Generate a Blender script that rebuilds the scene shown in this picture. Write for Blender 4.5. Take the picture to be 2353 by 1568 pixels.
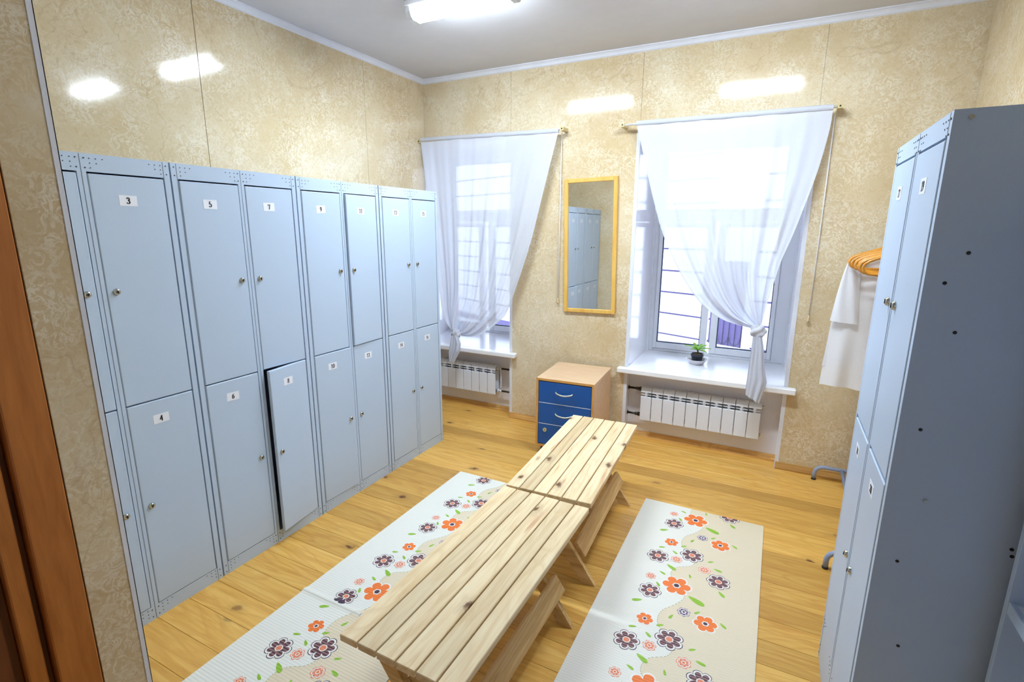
import bpy, math, random
from mathutils import Vector, Matrix, Euler

random.seed(7)
R = math.radians
scene = bpy.context.scene
for o in list(bpy.data.objects):
    bpy.data.objects.remove(o)

# ------------------------------------------------------------------ camera
cam_data = bpy.data.cameras.new('camera')
cam = bpy.data.objects.new('camera', cam_data)
scene.collection.objects.link(cam)
cam_data.sensor_fit = 'HORIZONTAL'
cam_data.sensor_width = 36.0
cam_data.lens = 1170.9 * 36.0 / 2353.0
cam_data.clip_start = 0.02
_r = Vector((0.88881788, 0.45823909, 0.00443983))
_u = Vector((-0.10263913, 0.18962176, 0.97647775))
_f = Vector((-0.44661839, 0.86836658, -0.21557248))
cam.matrix_world = Matrix(((_r.x, _u.x, -_f.x, 2.1702), (_r.y, _u.y, -_f.y, -3.0581),
                           (_r.z, _u.z, -_f.z, 1.6112), (0, 0, 0, 1)))
scene.camera = cam

# ------------------------------------------------------------------ light and exposure
LAMP = 64.0
SKY = 1.9
vs = scene.view_settings
vs.view_transform = 'Standard'
vs.look = 'None'
vs.gamma = 1.0
vs.use_curve_mapping = False
vs.exposure = 1.58
world = bpy.data.worlds.new('overcast_sky')
scene.world = world
world.use_nodes = True
bgn = world.node_tree.nodes['Background']
bgn.inputs[0].default_value = (0.83, 0.91, 1.0, 1)
bgn.inputs[1].default_value = SKY


def portal(name, x0, x1, z0, z1, y):
    d = bpy.data.lights.new(name, 'AREA')
    d.shape = 'RECTANGLE'
    d.size = x1 - x0
    d.size_y = z1 - z0
    d.cycles.is_portal = True
    o = bpy.data.objects.new(name, d)
    scene.collection.objects.link(o)
    o.location = ((x0 + x1) / 2, y, (z0 + z1) / 2)
    o.rotation_euler = (R(-90), 0, 0)


portal('window_portal', -0.80, 0.21, 0.62, 2.27, 1.44)
portal('window_portal', 1.27, 2.26, 0.62, 2.27, 1.44)

# ------------------------------------------------------------------ materials


def lin(c):
    c = c / 255.0
    return c / 12.92 if c <= 0.04045 else ((c + 0.055) / 1.055) ** 2.4


def rgb(r, g, b):
    return (lin(r), lin(g), lin(b), 1.0)


class NT:
    def __init__(self, name):
        self.m = bpy.data.materials.new(name)
        self.m.use_nodes = True
        self.t = self.m.node_tree
        self.n = self.t.nodes
        self.p = self.n['Principled BSDF']
        self.out = self.n['Material Output']

    def add(self, typ, **kw):
        nd = self.n.new(typ)
        for k, v in kw.items():
            if k.startswith('i_'):
                key = k[2:]
                key = int(key) if key.isdigit() else key.replace('_', ' ')
                nd.inputs[key].default_value = v
            else:
                setattr(nd, k, v)
        return nd

    def link(self, a, b):
        self.t.links.new(a, b)

    def ramp(self, fac, stops):
        r = self.add('ShaderNodeValToRGB')
        e = r.color_ramp.elements
        while len(e) < len(stops):
            e.new(0.5)
        for i, (p, c) in enumerate(stops):
            e[i].position = p
            e[i].color = c if len(c) == 4 else (c[0], c[1], c[2], 1)
        self.link(fac, r.inputs[0])
        return r.outputs[0]

    def mix(self, fac, a, b, mode='MIX'):
        m = self.add('ShaderNodeMix', data_type='RGBA', blend_type=mode)
        for src, idx in ((fac, 0), (a, 6), (b, 7)):
            if hasattr(src, 'is_output'):
                self.link(src, m.inputs[idx])
            else:
                m.inputs[idx].default_value = src
        return m.outputs[2]

    def mapping(self, vec, scale=(1, 1, 1), rot=(0, 0, 0)):
        mp = self.add('ShaderNodeMapping')
        mp.inputs['Scale'].default_value = scale
        mp.inputs['Rotation'].default_value = rot
        self.link(vec, mp.inputs[0])
        return mp.outputs[0]

    def noise(self, vec, scale, detail=4, rough=0.55, dist=0.0):
        n = self.add('ShaderNodeTexNoise')
        n.inputs['Scale'].default_value = scale
        n.inputs['Detail'].default_value = detail
        n.inputs['Roughness'].default_value = rough
        n.inputs['Distortion'].default_value = dist
        self.link(vec, n.inputs['Vector'])
        return n.outputs[0]

    def bump(self, height, strength, dist=0.01):
        b = self.add('ShaderNodeBump')
        b.inputs['Strength'].default_value = strength
        b.inputs['Distance'].default_value = dist
        self.link(height, b.inputs['Height'])
        self.link(b.outputs[0], self.p.inputs['Normal'])

    def geo(self):
        return self.add('ShaderNodeNewGeometry').outputs['Position']

    def objcoord(self):
        tc = self.add('ShaderNodeTexCoord')
        oi = self.add('ShaderNodeObjectInfo')
        mu = self.add('ShaderNodeMath', operation='MULTIPLY')
        mu.inputs[1].default_value = 37.0
        self.link(oi.outputs['Random'], mu.inputs[0])
        va = self.add('ShaderNodeVectorMath', operation='ADD')
        self.link(tc.outputs['Object'], va.inputs[0])
        self.link(mu.outputs[0], va.inputs[1])
        return va.outputs[0], oi.outputs['Random']


def plain(name, col, rough=0.5, metal=0.0, var=0.04, scale=8.0, spec=0.5):
    t = NT(name)
    v = t.geo()
    n = t.noise(v, scale, 3)
    dark = tuple(max(0, c * (1 - var)) for c in col[:3]) + (1,)
    lite = tuple(min(1, c * (1 + var)) for c in col[:3]) + (1,)
    t.link(t.ramp(n, [(0.3, dark), (0.7, lite)]), t.p.inputs['Base Color'])
    t.p.inputs['Roughness'].default_value = rough
    t.p.inputs['Metallic'].default_value = metal
    t.p.inputs['Specular IOR Level'].default_value = spec
    return t.m


def marble(name):
    t = NT(name)
    v = t.geo()
    big = t.noise(v, 2.0, 4, 0.5, 0.6)
    base = t.ramp(big, [(0.3, rgb(209, 186, 146)), (0.55, rgb(218, 199, 163)), (0.75, rgb(228, 213, 183))])
    curl = t.noise(v, 24.0, 5, 0.6, 1.8)
    vein = t.ramp(curl, [(0.46, (0, 0, 0)), (0.515, (0.7, 0.7, 0.7)), (0.54, (1, 1, 1)), (0.60, (0, 0, 0))])
    patch = t.ramp(t.noise(v, 5.5, 4, 0.6), [(0.36, (0.06, 0.06, 0.06)), (0.64, (0.75, 0.75, 0.75))])
    vm = t.mix(1.0, vein, patch, 'MULTIPLY')
    c1 = t.mix(vm, base, rgb(243, 236, 220))
    curl2 = t.noise(v, 42.0, 4, 0.6, 1.2)
    dv = t.ramp(curl2, [(0.36, (0.28, 0.28, 0.28)), (0.47, (0, 0, 0)), (0.58, (0, 0, 0)), (0.68, (0.2, 0.2, 0.2))])
    c2 = t.mix(dv, c1, rgb(196, 160, 108))
    crack = t.noise(v, 1.3, 4, 0.6, 1.0)
    cm = t.ramp(crack, [(0.494, (0, 0, 0)), (0.5, (0.22, 0.22, 0.22)), (0.506, (0, 0, 0))])
    c3 = t.mix(cm, c2, rgb(160, 118, 72))
    t.link(c3, t.p.inputs['Base Color'])
    t.p.inputs['Roughness'].default_value = 0.09
    t.p.inputs['Specular IOR Level'].default_value = 0.4
    t.bump(t.noise(v, 4.0, 2, 0.4), 0.035, 0.02)
    return t.m


def pine(name, lo, mid, hi, knot, rough, along=(1.0, 14.0, 14.0), tone=0.22, ring=0.55, knots=0.62, kscale=5.0, spec=0.4, streak=None):
    t = NT(name)
    v, rnd = t.objcoord()
    g = t.noise(t.mapping(v, along), 2.6, 6, 0.62, 0.9)
    c = t.ramp(g, [(0.28, lo), (0.5, mid), (0.72, hi)])
    # cathedral growth rings: contour lines of a stretched noise
    h = t.noise(t.mapping(v, (0.55, 3.6, 3.6)), 1.5, 2, 0.4, 0.5)
    mul = t.add('ShaderNodeMath', operation='MULTIPLY')
    mul.inputs[1].default_value = 15.0
    t.link(h, mul.inputs[0])
    fr = t.add('ShaderNodeMath', operation='FRACT')
    t.link(mul.outputs[0], fr.inputs[0])
    rl = t.ramp(fr.outputs[0], [(0.0, (ring, ring, ring)), (0.18, (0, 0, 0)), (0.7, (0, 0, 0)), (1.0, (ring * 0.9,) * 3)])
    c = t.mix(rl, c, lo)
    if streak:
        sn = t.noise(t.mapping(v, (0.9, 9.0, 0.5)), 1.7, 3, 0.5, 0.4)
        c = t.mix(t.ramp(sn, [(0.64, (0, 0, 0)), (0.70, (0.75, 0.75, 0.75))]), c, streak)
    vo = t.add('ShaderNodeTexVoronoi')
    vo.voronoi_dimensions = '2D'
    vo.inputs['Scale'].default_value = kscale
    sc = t.mapping(v, (0.62, 1.0, 0.001))
    wob = t.noise(v, 25.0, 2)
    wm = t.mix(0.035, sc, wob)
    t.link(wm, vo.inputs['Vector'])
    near = t.ramp(vo.outputs['Distance'], [(0.02, (1, 1, 1)), (0.05, (0.8, 0.8, 0.8)), (0.085, (0.2, 0.2, 0.2)), (0.22, (0, 0, 0))])
    sep = t.add('ShaderNodeSeparateColor')
    t.link(vo.outputs['Color'], sep.inputs[0])
    gate = t.ramp(sep.outputs[0], [(knots, (0, 0, 0)), (knots + 0.06, (1, 1, 1))])
    km = t.mix(1.0, near, gate, 'MULTIPLY')
    c = t.mix(km, c, knot)
    tn = t.ramp(rnd, [(0.0, (1 - tone, 1 - tone * 1.12, 1 - tone * 1.3)), (0.5, (1, 1, 1)), (1.0, (1 + tone * 0.35,) * 3)])
    c = t.mix(1.0, c, tn, 'MULTIPLY')
    t.link(c, t.p.inputs['Base Color'])
    t.p.inputs['Roughness'].default_value = rough
    t.p.inputs['Specular IOR Level'].default_value = spec
    t.bump(g, 0.12, 0.004)
    return t.m


def veneer(name, lo, hi, axis=(2.0, 2.0, 22.0), rough=0.4):
    t = NT(name)
    tc = t.add('ShaderNodeTexCoord').outputs['Object']
    g = t.noise(t.mapping(tc, axis), 3.0, 5, 0.6, 0.4)
    t.link(t.ramp(g, [(0.3, lo), (0.7, hi)]), t.p.inputs['Base Color'])
    t.p.inputs['Roughness'].default_value = rough
    return t.m


def sheer(name, col, clear):
    t = NT(name)
    t.n.remove(t.p)
    v = t.geo()
    n = t.noise(t.mapping(v, (1, 1, 0.3)), 260.0, 2)
    tr = t.add('ShaderNodeBsdfTransparent')
    di = t.add('ShaderNodeBsdfDiffuse')
    tl = t.add('ShaderNodeBsdfTranslucent')
    cc = t.ramp(n, [(0.3, tuple(c * 0.97 for c in col[:3])), (0.7, col)])
    t.link(cc, di.inputs[0])
    t.link(cc, tl.inputs[0])
    m1 = t.add('ShaderNodeMixShader')
    m1.inputs[0].default_value = 0.24
    t.link(di.outputs[0], m1.inputs[1])
    t.link(tl.outputs[0], m1.inputs[2])
    m2 = t.add('ShaderNodeMixShader')
    m2.inputs[0].default_value = clear
    t.link(m1.outputs[0], m2.inputs[1])
    t.link(tr.outputs[0], m2.inputs[2])
    t.link(m2.outputs[0], t.out.inputs[0])
    return t.m


def glass(name):
    t = NT(name)
    t.n.remove(t.p)
    fr = t.add('ShaderNodeFresnel')
    fr.inputs[0].default_value = 1.45
    tr = t.add('ShaderNodeBsdfTransparent')
    tr.inputs[0].default_value = (0.96, 0.98, 1.0, 1)
    gl = t.add('ShaderNodeBsdfGlossy')
    gl.inputs['Roughness'].default_value = 0.02
    m = t.add('ShaderNodeMixShader')
    t.link(fr.outputs[0], m.inputs[0])
    t.link(tr.outputs[0], m.inputs[1])
    t.link(gl.outputs[0], m.inputs[2])
    t.link(m.outputs[0], t.out.inputs[0])
    return t.m


def lamp_mat(name, k=1.0):
    t = NT(name)
    v = t.geo()
    t.p.inputs['Base Color'].default_value = (0.9, 0.93, 0.97, 1)
    t.p.inputs['Emission Color'].default_value = (0.76, 0.89, 1.0, 1)
    t.p.inputs['Emission Strength'].default_value = LAMP * k
    t.bump(t.noise(v, 90.0, 1), 0.1, 0.002)
    return t.m


def locker_mat(name, col):
    t = NT(name)
    v = t.geo()
    n = t.noise(v, 420.0, 2, 0.5)
    t.link(t.ramp(n, [(0.3, tuple(c * 0.96 for c in col[:3])), (0.7, col)]), t.p.inputs['Base Color'])
    t.p.inputs['Roughness'].default_value = 0.42
    t.bump(n, 0.06, 0.001)
    return t.m


def rug_mat(name, col, axis=1):
    t = NT(name)
    v = t.geo()
    w = t.add('ShaderNodeTexWave')
    w.wave_type = 'BANDS'
    w.bands_direction = 'Y'
    w.inputs['Scale'].default_value = 26.0
    w.inputs['Distortion'].default_value = 0.15
    t.link(v, w.inputs['Vector'])
    c = t.ramp(w.outputs[0], [(0.0, tuple(x * 0.93 for x in col[:3])), (0.35, col), (1.0, col)])
    t.link(c, t.p.inputs['Base Color'])
    t.p.inputs['Roughness'].default_value = 0.5
    t.bump(w.outputs[0], 0.25, 0.003)
    return t.m


def stripe_mat(name, a, b):
    """petals printed in two-tone hatching that follows the ribs of the mat"""
    t = NT(name)
    v = t.geo()
    w = t.add('ShaderNodeTexWave')
    w.wave_type = 'BANDS'
    w.bands_direction = 'Y'
    w.inputs['Scale'].default_value = 26.0
    w.inputs['Distortion'].default_value = 1.0
    t.link(v, w.inputs['Vector'])
    t.link(t.ramp(w.outputs[0], [(0.30, b), (0.45, a)]), t.p.inputs['Base Color'])
    t.p.inputs['Roughness'].default_value = 0.5
    t.bump(w.outputs[0], 0.25, 0.003)
    return t.m


M = {}
M['marble'] = marble('beige_marble_laminate')
M['ceiling'] = plain('matte_ceiling_paint', rgb(214, 213, 218), 0.75, var=0.02)
M['white_trim'] = plain('white_plastic_trim', rgb(228, 230, 240), 0.35)
M['reveal'] = plain('glossy_white_reveal', rgb(245, 243, 248), 0.12, var=0.02)
M['plaster'] = plain('white_painted_plaster', rgb(238, 236, 244), 0.45, var=0.03, scale=5)
M['sub'] = plain('dark_subfloor', rgb(60, 38, 18), 0.9)
M['core'] = plain('wall_core', rgb(150, 120, 80), 0.8)
M['floor'] = pine('pine_floorboard', rgb(208, 150, 66), rgb(226, 176, 88), rgb(236, 194, 110), rgb(110, 64, 28), 0.34, tone=0.26, knots=0.70, spec=0.45)
M['skirting'] = pine('pine_skirting', rgb(196, 140, 70), rgb(222, 172, 98), rgb(232, 190, 122), rgb(92, 52, 22), 0.4)
M['bench'] = pine('raw_pine_bench', rgb(216, 184, 136), rgb(235, 211, 169), rgb(241, 223, 186), rgb(104, 66, 36), 0.55, tone=0.20, ring=0.4, knots=0.52, kscale=5.5, spec=0.3, streak=rgb(196, 140, 100))
M['benchleg'] = pine('pine_bench_leg', rgb(190, 146, 88), rgb(222, 184, 126), rgb(232, 202, 148), rgb(104, 66, 36), 0.55, tone=0.14, knots=0.7, spec=0.3)
M['door'] = veneer('brown_door_veneer', rgb(168, 98, 38), rgb(196, 124, 58), (14, 14, 1.6), 0.4)
M['door_dark'] = veneer('dark_brown_door_veneer', rgb(92, 46, 20), rgb(120, 66, 30), (14, 14, 1.6), 0.45)
M['locker'] = locker_mat('grey_blue_powder_coat', rgb(190, 208, 232))
M['rivet'] = plain('dark_rivet_hole', rgb(58, 66, 82), 0.5)
M['lock'] = plain('chrome_lock', rgb(190, 190, 180), 0.18, 1.0)
M['keyhole'] = plain('keyhole_black', rgb(30, 28, 26), 0.5)
M['label'] = plain('white_label_paper', rgb(238, 240, 250), 0.6, var=0.01)
M['ink'] = plain('black_print', rgb(22, 24, 40), 0.6)
M['pvc'] = plain('white_window_plastic', rgb(244, 246, 252), 0.25, var=0.01)
M['gasket'] = plain('dark_window_gasket', rgb(30, 50, 90), 0.6)
M['glass'] = glass('window_glass')
M['sill'] = plain('white_sill_board', rgb(248, 248, 252), 0.2, var=0.01)
M['sheer'] = sheer('white_sheer_voile', rgb(226, 229, 240), 0.08)
M['knot'] = sheer('gathered_voile', rgb(230, 231, 240), 0.04)
M['gown'] = sheer('thin_white_gown_cloth', rgb(250, 250, 255), 0.08)
M['rod'] = plain('pale_curtain_rod', rgb(232, 228, 220), 0.35)
M['rod_end'] = plain('beige_rod_bracket', rgb(214, 194, 140), 0.4)
M['cord'] = plain('white_cord', rgb(236, 236, 240), 0.5)
M['toggle'] = plain('beige_cord_toggle', rgb(214, 192, 150), 0.4)
M['radiator'] = plain('white_radiator_enamel', rgb(230, 234, 244), 0.25, var=0.01)
M['radgap'] = plain('radiator_grey_core', rgb(150, 150, 156), 0.5)
M['pipe'] = plain('dark_steel_pipe', rgb(70, 66, 60), 0.35, 0.8)
M['pipe_w'] = plain('white_plastic_pipe', rgb(220, 222, 228), 0.3)
M['mframe'] = veneer('yellow_pine_frame', rgb(222, 170, 76), rgb(238, 196, 108), (9, 9, 1.5), 0.4)
M['beech'] = veneer('beech_laminate', rgb(214, 176, 138), rgb(228, 196, 160), (2, 14, 14), 0.4)
M['beech_edge'] = veneer('beech_edge_band', rgb(206, 148, 74), rgb(222, 168, 92), (6, 6, 6), 0.4)
M['blue'] = plain('blue_drawer_laminate', rgb(0, 84, 166), 0.4, var=0.07, scale=180)
M['handle'] = plain('satin_metal_handle', rgb(214, 214, 196), 0.25, 0.7)
M['knob'] = plain('pale_brass_lock', rgb(212, 200, 150), 0.3, 0.5)
M['caster'] = plain('black_caster', rgb(44, 32, 24), 0.5)
M['cream'] = rug_mat('cream_ribbed_foam_mat', rgb(236, 234, 224))
M['beige'] = rug_mat('beige_ribbed_foam_print', rgb(230, 215, 186))
M['orange'] = stripe_mat('orange_petal_print', rgb(246, 132, 46), rgb(240, 108, 36))
M['salmon'] = stripe_mat('salmon_petal_print', rgb(236, 128, 86), rgb(226, 150, 120))
M['brown'] = stripe_mat('brown_petal_print', rgb(84, 44, 50), rgb(150, 112, 112))
M['purple'] = stripe_mat('violet_petal_print', rgb(92, 66, 100), rgb(150, 130, 150))
M['white_print'] = plain('white_outline_print', rgb(240, 236, 230), 0.5)
M['dark_print'] = plain('plum_outline_print', rgb(70, 44, 66), 0.5)
M['leaf_print'] = stripe_mat('green_leaf_print', rgb(152, 196, 48), rgb(134, 180, 44))
M['stem_print'] = plain('olive_stem_print', rgb(150, 158, 92), 0.5)
M['mirror'] = NT('silvered_mirror').m
_mp = M['mirror'].node_tree.nodes['Principled BSDF']
_mp.inputs['Base Color'].default_value = (0.86, 0.87, 0.86, 1)
_mp.inputs['Metallic'].default_value = 1.0
_mp.inputs['Roughness'].default_value = 0.015
M['pot'] = plain('black_plastic_pot', rgb(48, 54, 66), 0.35)
M['saucer'] = plain('white_ceramic_saucer', rgb(226, 222, 226), 0.25)
M['soil'] = plain('potting_soil', rgb(120, 84, 52), 0.9, var=0.3, scale=90)
M['leaf'] = plain('fresh_green_leaf', rgb(150, 206, 84), 0.4, var=0.15, scale=40)
M['stem'] = plain('brown_stem', rgb(150, 110, 50), 0.6)
M['rack'] = plain('grey_painted_tube', rgb(150, 162, 190), 0.35)
M['foot_cap'] = plain('dark_rubber_cap', rgb(40, 40, 44), 0.6)
M['hanger'] = plain('orange_brown_hanger', rgb(206, 138, 40), 0.3, var=0.12, scale=60)
M['hook'] = plain('steel_hook', rgb(190, 190, 194), 0.25, 1.0)
M['paper'] = plain('white_paper_sheet', rgb(226, 232, 244), 0.6, var=0.01)
M['green_ink'] = plain('green_print', rgb(40, 120, 80), 0.6)
M['violet_ink'] = plain('violet_print', rgb(140, 90, 170), 0.6)
M['lamp'] = lamp_mat('lit_lamp_diffuser')
M['lamp_side'] = lamp_mat('lit_lamp_diffuser_side', 0.22)
M['lamp_body'] = plain('white_lamp_body', rgb(226, 228, 232), 0.4)
M['facade'] = plain('white_facade_siding', rgb(222, 224, 236), 0.6, var=0.02, scale=2)
M['facade_gap'] = plain('grey_violet_facade_joint', rgb(84, 76, 118), 0.8)
M['gate'] = plain('violet_blue_shutter', rgb(104, 100, 168), 0.6)
M['iron'] = plain('dark_wrought_iron', rgb(38, 36, 60), 0.5)
M['snow'] = plain('snowy_ground', rgb(236, 240, 248), 0.8)


# ------------------------------------------------------------------ mesh helpers
class MB:
    def __init__(self):
        self.v = []
        self.f = []
        self.mi = []
        self.sm = []
        self.cur = 0
        self.smooth = False

    def quad(self, a, b, c, d):
        n = len(self.v)
        self.v += [tuple(a), tuple(b), tuple(c), tuple(d)]
        self.face((n, n + 1, n + 2, n + 3))

    def face(self, idx):
        self.f.append(tuple(idx))
        self.mi.append(self.cur)
        self.sm.append(self.smooth)

    def box(self, x0, x1, y0, y1, z0, z1):
        n = len(self.v)
        self.v += [(x0, y0, z0), (x1, y0, z0), (x1, y1, z0), (x0, y1, z0),
                   (x0, y0, z1), (x1, y0, z1), (x1, y1, z1), (x0, y1, z1)]
        for q in ((3, 2, 1, 0), (4, 5, 6, 7), (0, 1, 5, 4), (1, 2, 6, 5), (2, 3, 7, 6), (3, 0, 4, 7)):
            self.face([n + i for i in q])
        return self

    def cbox(self, x0, x1, y0, y1, z0, z1, b):
        """box with chamfered vertical-and-horizontal edges"""
        xs, ys, zs = (x0, x1), (y0, y1), (z0, z1)
        n = len(self.v)
        idx = {}
        for i in (0, 1):
            for j in (0, 1):
                for k in (0, 1):
                    sx, sy, sz = (1 - 2 * i) * b, (1 - 2 * j) * b, (1 - 2 * k) * b
                    for ax in range(3):
                        p = [xs[i] + sx, ys[j] + sy, zs[k] + sz]
                        p[ax] = (xs[i], ys[j], zs[k])[ax]
                        idx[(i, j, k, ax)] = len(self.v)
                        self.v.append(tuple(p))
        for ax in range(3):
            o1, o2 = (ax + 1) % 3, (ax + 2) % 3
            for s in (0, 1):
                def key(a, c):
                    t = [0, 0, 0]
                    t[ax] = s
                    t[o1] = a
                    t[o2] = c
                    return (t[0], t[1], t[2], ax)
                q = [idx[key(0, 0)], idx[key(1, 0)], idx[key(1, 1)], idx[key(0, 1)]]
                self.face(q if s else q[::-1])
        for ax in range(3):
            o1, o2 = (ax + 1) % 3, (ax + 2) % 3
            for a in (0, 1):
                for c in (0, 1):
                    def kk(e, face_ax):
                        t = [0, 0, 0]
                        t[ax] = e
                        t[o1] = a
                        t[o2] = c
                        return idx[(t[0], t[1], t[2], face_ax)]
                    q = [kk(0, o1), kk(1, o1), kk(1, o2), kk(0, o2)]
                    self.face(q if (a ^ c) else q[::-1])
        for i in (0, 1):
            for j in (0, 1):
                for k in (0, 1):
                    q = [idx[(i, j, k, 0)], idx[(i, j, k, 1)], idx[(i, j, k, 2)]]
                    self.face(q if (i + j + k) % 2 else q[::-1])
        return self

    def prism(self, pts, axis, a, b):
        """extrude a 2D outline (list of pairs) along axis 0/1/2 from a to b"""
        def p3(q, t):
            if axis == 0:
                return (t, q[0], q[1])
            if axis == 1:
                return (q[0], t, q[1])
            return (q[0], q[1], t)
        n = len(self.v)
        m = len(pts)
        self.v += [p3(q, a) for q in pts] + [p3(q, b) for q in pts]
        sm = self.smooth
        self.smooth = False
        self.face([n + i for i in range(m)][::-1])
        self.face([n + m + i for i in range(m)])
        self.smooth = sm
        for i in range(m):
            j = (i + 1) % m
            self.face((n + i, n + j, n + m + j, n + m + i))
        return self

    def tube(self, path, r, seg=8, closed=False, caps=True):
        pts = [Vector(p) for p in path]
        n0 = len(self.v)
        k = len(pts)
        rs = r if isinstance(r, (list, tuple)) else [r] * k
        up = None
        for i, p in enumerate(pts):
            if closed:
                d = pts[(i + 1) % k] - pts[i - 1]
            else:
                d = pts[min(i + 1, k - 1)] - pts[max(i - 1, 0)]
            d.normalize()
            if up is None:
                up = Vector((0, 0, 1)) if abs(d.z) < 0.9 else Vector((1, 0, 0))
            s = d.cross(up).normalized()
            up = s.cross(d).normalized()
            for j in range(seg):
                a = 2 * math.pi * j / seg
                self.v.append(tuple(p + (s * math.cos(a) + up * math.sin(a)) * rs[i]))
        sm = self.smooth
        self.smooth = True
        for i in range(k if closed else k - 1):
            i2 = (i + 1) % k
            for j in range(seg):
                j2 = (j + 1) % seg
                self.face((n0 + i * seg + j, n0 + i * seg + j2, n0 + i2 * seg + j2, n0 + i2 * seg + j))
        self.smooth = False
        if caps and not closed:
            self.face([n0 + j for j in range(seg)][::-1])
            self.face([n0 + (k - 1) * seg + j for j in range(seg)])
        self.smooth = sm
        return self

    def lathe(self, prof, seg=24, c=(0, 0, 0)):
        n0 = len(self.v)
        k = len(prof)
        for (r, z) in prof:
            for j in range(seg):
                a = 2 * math.pi * j / seg
                self.v.append((c[0] + r * math.cos(a), c[1] + r * math.sin(a), c[2] + z))
        sm = self.smooth
        self.smooth = True
        for i in range(k - 1):
            for j in range(seg):
                j2 = (j + 1) % seg
                self.face((n0 + i * seg + j, n0 + i * seg + j2, n0 + (i + 1) * seg + j2, n0 + (i + 1) * seg + j))
        self.smooth = sm
        return self

    def disc(self, c, r, axis, seg=8, h=0.0015, sgn=1):
        n = len(self.v)
        for t in (0, h * sgn):
            for j in range(seg):
                a = 2 * math.pi * j / seg
                u, w = r * math.cos(a), r * math.sin(a)
                if axis == 0:
                    self.v.append((c[0] + t, c[1] + u, c[2] + w))
                elif axis == 1:
                    self.v.append((c[0] + u, c[1] + t, c[2] + w))
                else:
                    self.v.append((c[0] + u, c[1] + w, c[2] + t))
        self.face([n + seg + j for j in range(seg)])
        for j in range(seg):
            j2 = (j + 1) % seg
            self.face((n + j, n + j2, n + seg + j2, n + seg + j))
        return self

    def grid(self, fn, nu, nv):
        n0 = len(self.v)
        for i in range(nu + 1):
            for j in range(nv + 1):
                self.v.append(tuple(fn(i / nu, j / nv)))
        for i in range(nu):
            for j in range(nv):
                a = n0 + i * (nv + 1) + j
                self.face((a, a + 1, a + nv + 2, a + nv + 1))
        return self

    def mesh(self, name, mats):
        me = bpy.data.meshes.new(name)
        me.from_pydata(self.v, [], self.f)
        for m in (mats if isinstance(mats, (list, tuple)) else [mats]):
            me.materials.append(m)
        me.polygons.foreach_set('material_index', self.mi)
        me.polygons.foreach_set('use_smooth', self.sm)
        me.update()
        return me

    def build(self, name, mats, parent=None, loc=(0, 0, 0), rot=None, fix=False):
        me = self.mesh(name, mats)
        if fix:
            import bmesh
            bm = bmesh.new()
            bm.from_mesh(me)
            bmesh.ops.recalc_face_normals(bm, faces=bm.faces)
            bm.to_mesh(me)
            bm.free()
        return link(name, me, parent, loc, rot)


def link(name, data, parent=None, loc=(0, 0, 0), rot=None):
    o = bpy.data.objects.new(name, data)
    scene.collection.objects.link(o)
    o.location = loc
    if rot:
        o.rotation_euler = rot
    if parent:
        o.parent = parent
    return o


def tag(o, label, cat, group=None):
    o['label'] = label
    o['category'] = cat
    if group:
        o['group'] = group
    return o


def thing(name, label, cat, loc=(0, 0, 0), rz=0.0, group=None):
    o = bpy.data.objects.new(name, None)
    scene.collection.objects.link(o)
    o.empty_display_size = 0.1
    o.location = loc
    o.rotation_euler = (0, 0, rz)
    return tag(o, label, cat, group)


def struct(o):
    o['kind'] = 'structure'
    return o


def stuff(o):
    o['kind'] = 'stuff'
    return o


def mbox(name, mat, x0, x1, y0, y1, z0, z1, parent=None, loc=(0, 0, 0), ch=0.0):
    b = MB()
    if ch:
        b.cbox(x0, x1, y0, y1, z0, z1, ch)
    else:
        b.box(x0, x1, y0, y1, z0, z1)
    return b.build(name, mat, parent, loc)


# ------------------------------------------------------------------ room dimensions (metres)
XL, XR = -0.605, 3.035          # left and right wall faces
YB, YF = 0.685, -2.415          # window wall face, face of the partition by the camera
YN = 0.80                       # back of the radiator niches
YW = 1.33                       # window plane in the thick outer wall
ZC = 2.81
YE = -4.3                       # end of the passage behind the camera
W1 = (-0.605, 0.227)            # window openings
W2 = (1.235, 2.300)
ZO = 2.30                       # head of the openings
ZS = 0.585                      # sill top

# floor: subfloor plus boards running along X
floor = struct(mbox('floor', M['sub'], XL - 0.3, XR + 0.1, YE - 0.1, 1.45, -0.12, -0.022))
pw = 0.1313
bm_ = MB().cbox(0, XR - XL, 0.0006, pw - 0.0006, -0.022, 0.0, 0.0010)
plank_mesh = bm_.mesh('plank', M['floor'])
y = -1.570 + 18 * pw
while y > YE - pw:
    y -= pw
    link('plank', plank_mesh, floor, (XL, y, 0))

# ceiling and cornice
struct(mbox('ceiling', M['ceiling'], XL - 0.1, XR + 0.1, YE - 0.1, YB + 0.05, ZC, ZC + 0.1))
prof = [(0, 0), (0.028, 0), (0.028, -0.006), (0.020, -0.010), (0.013, -0.018), (0.008, -0.030), (0.0, -0.036)]


def cornice(name, axis, a, b, base, sgn):
    m = MB()
    m.prism([(base + sgn * p[0], ZC + p[1]) for p in prof], axis, a, b)
    return struct(m.build(name, M['white_trim'], fix=True))


cornice('trim_1', 1, YF, YB, XL + 0.005, 1)       # axis 1: outline in (x, z)
cornice('trim_2', 0, XL, XR, YB, -1)              # axis 0: outline in (y, z)
cornice('trim_3', 1, YE, YB, XR, -1)

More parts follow.
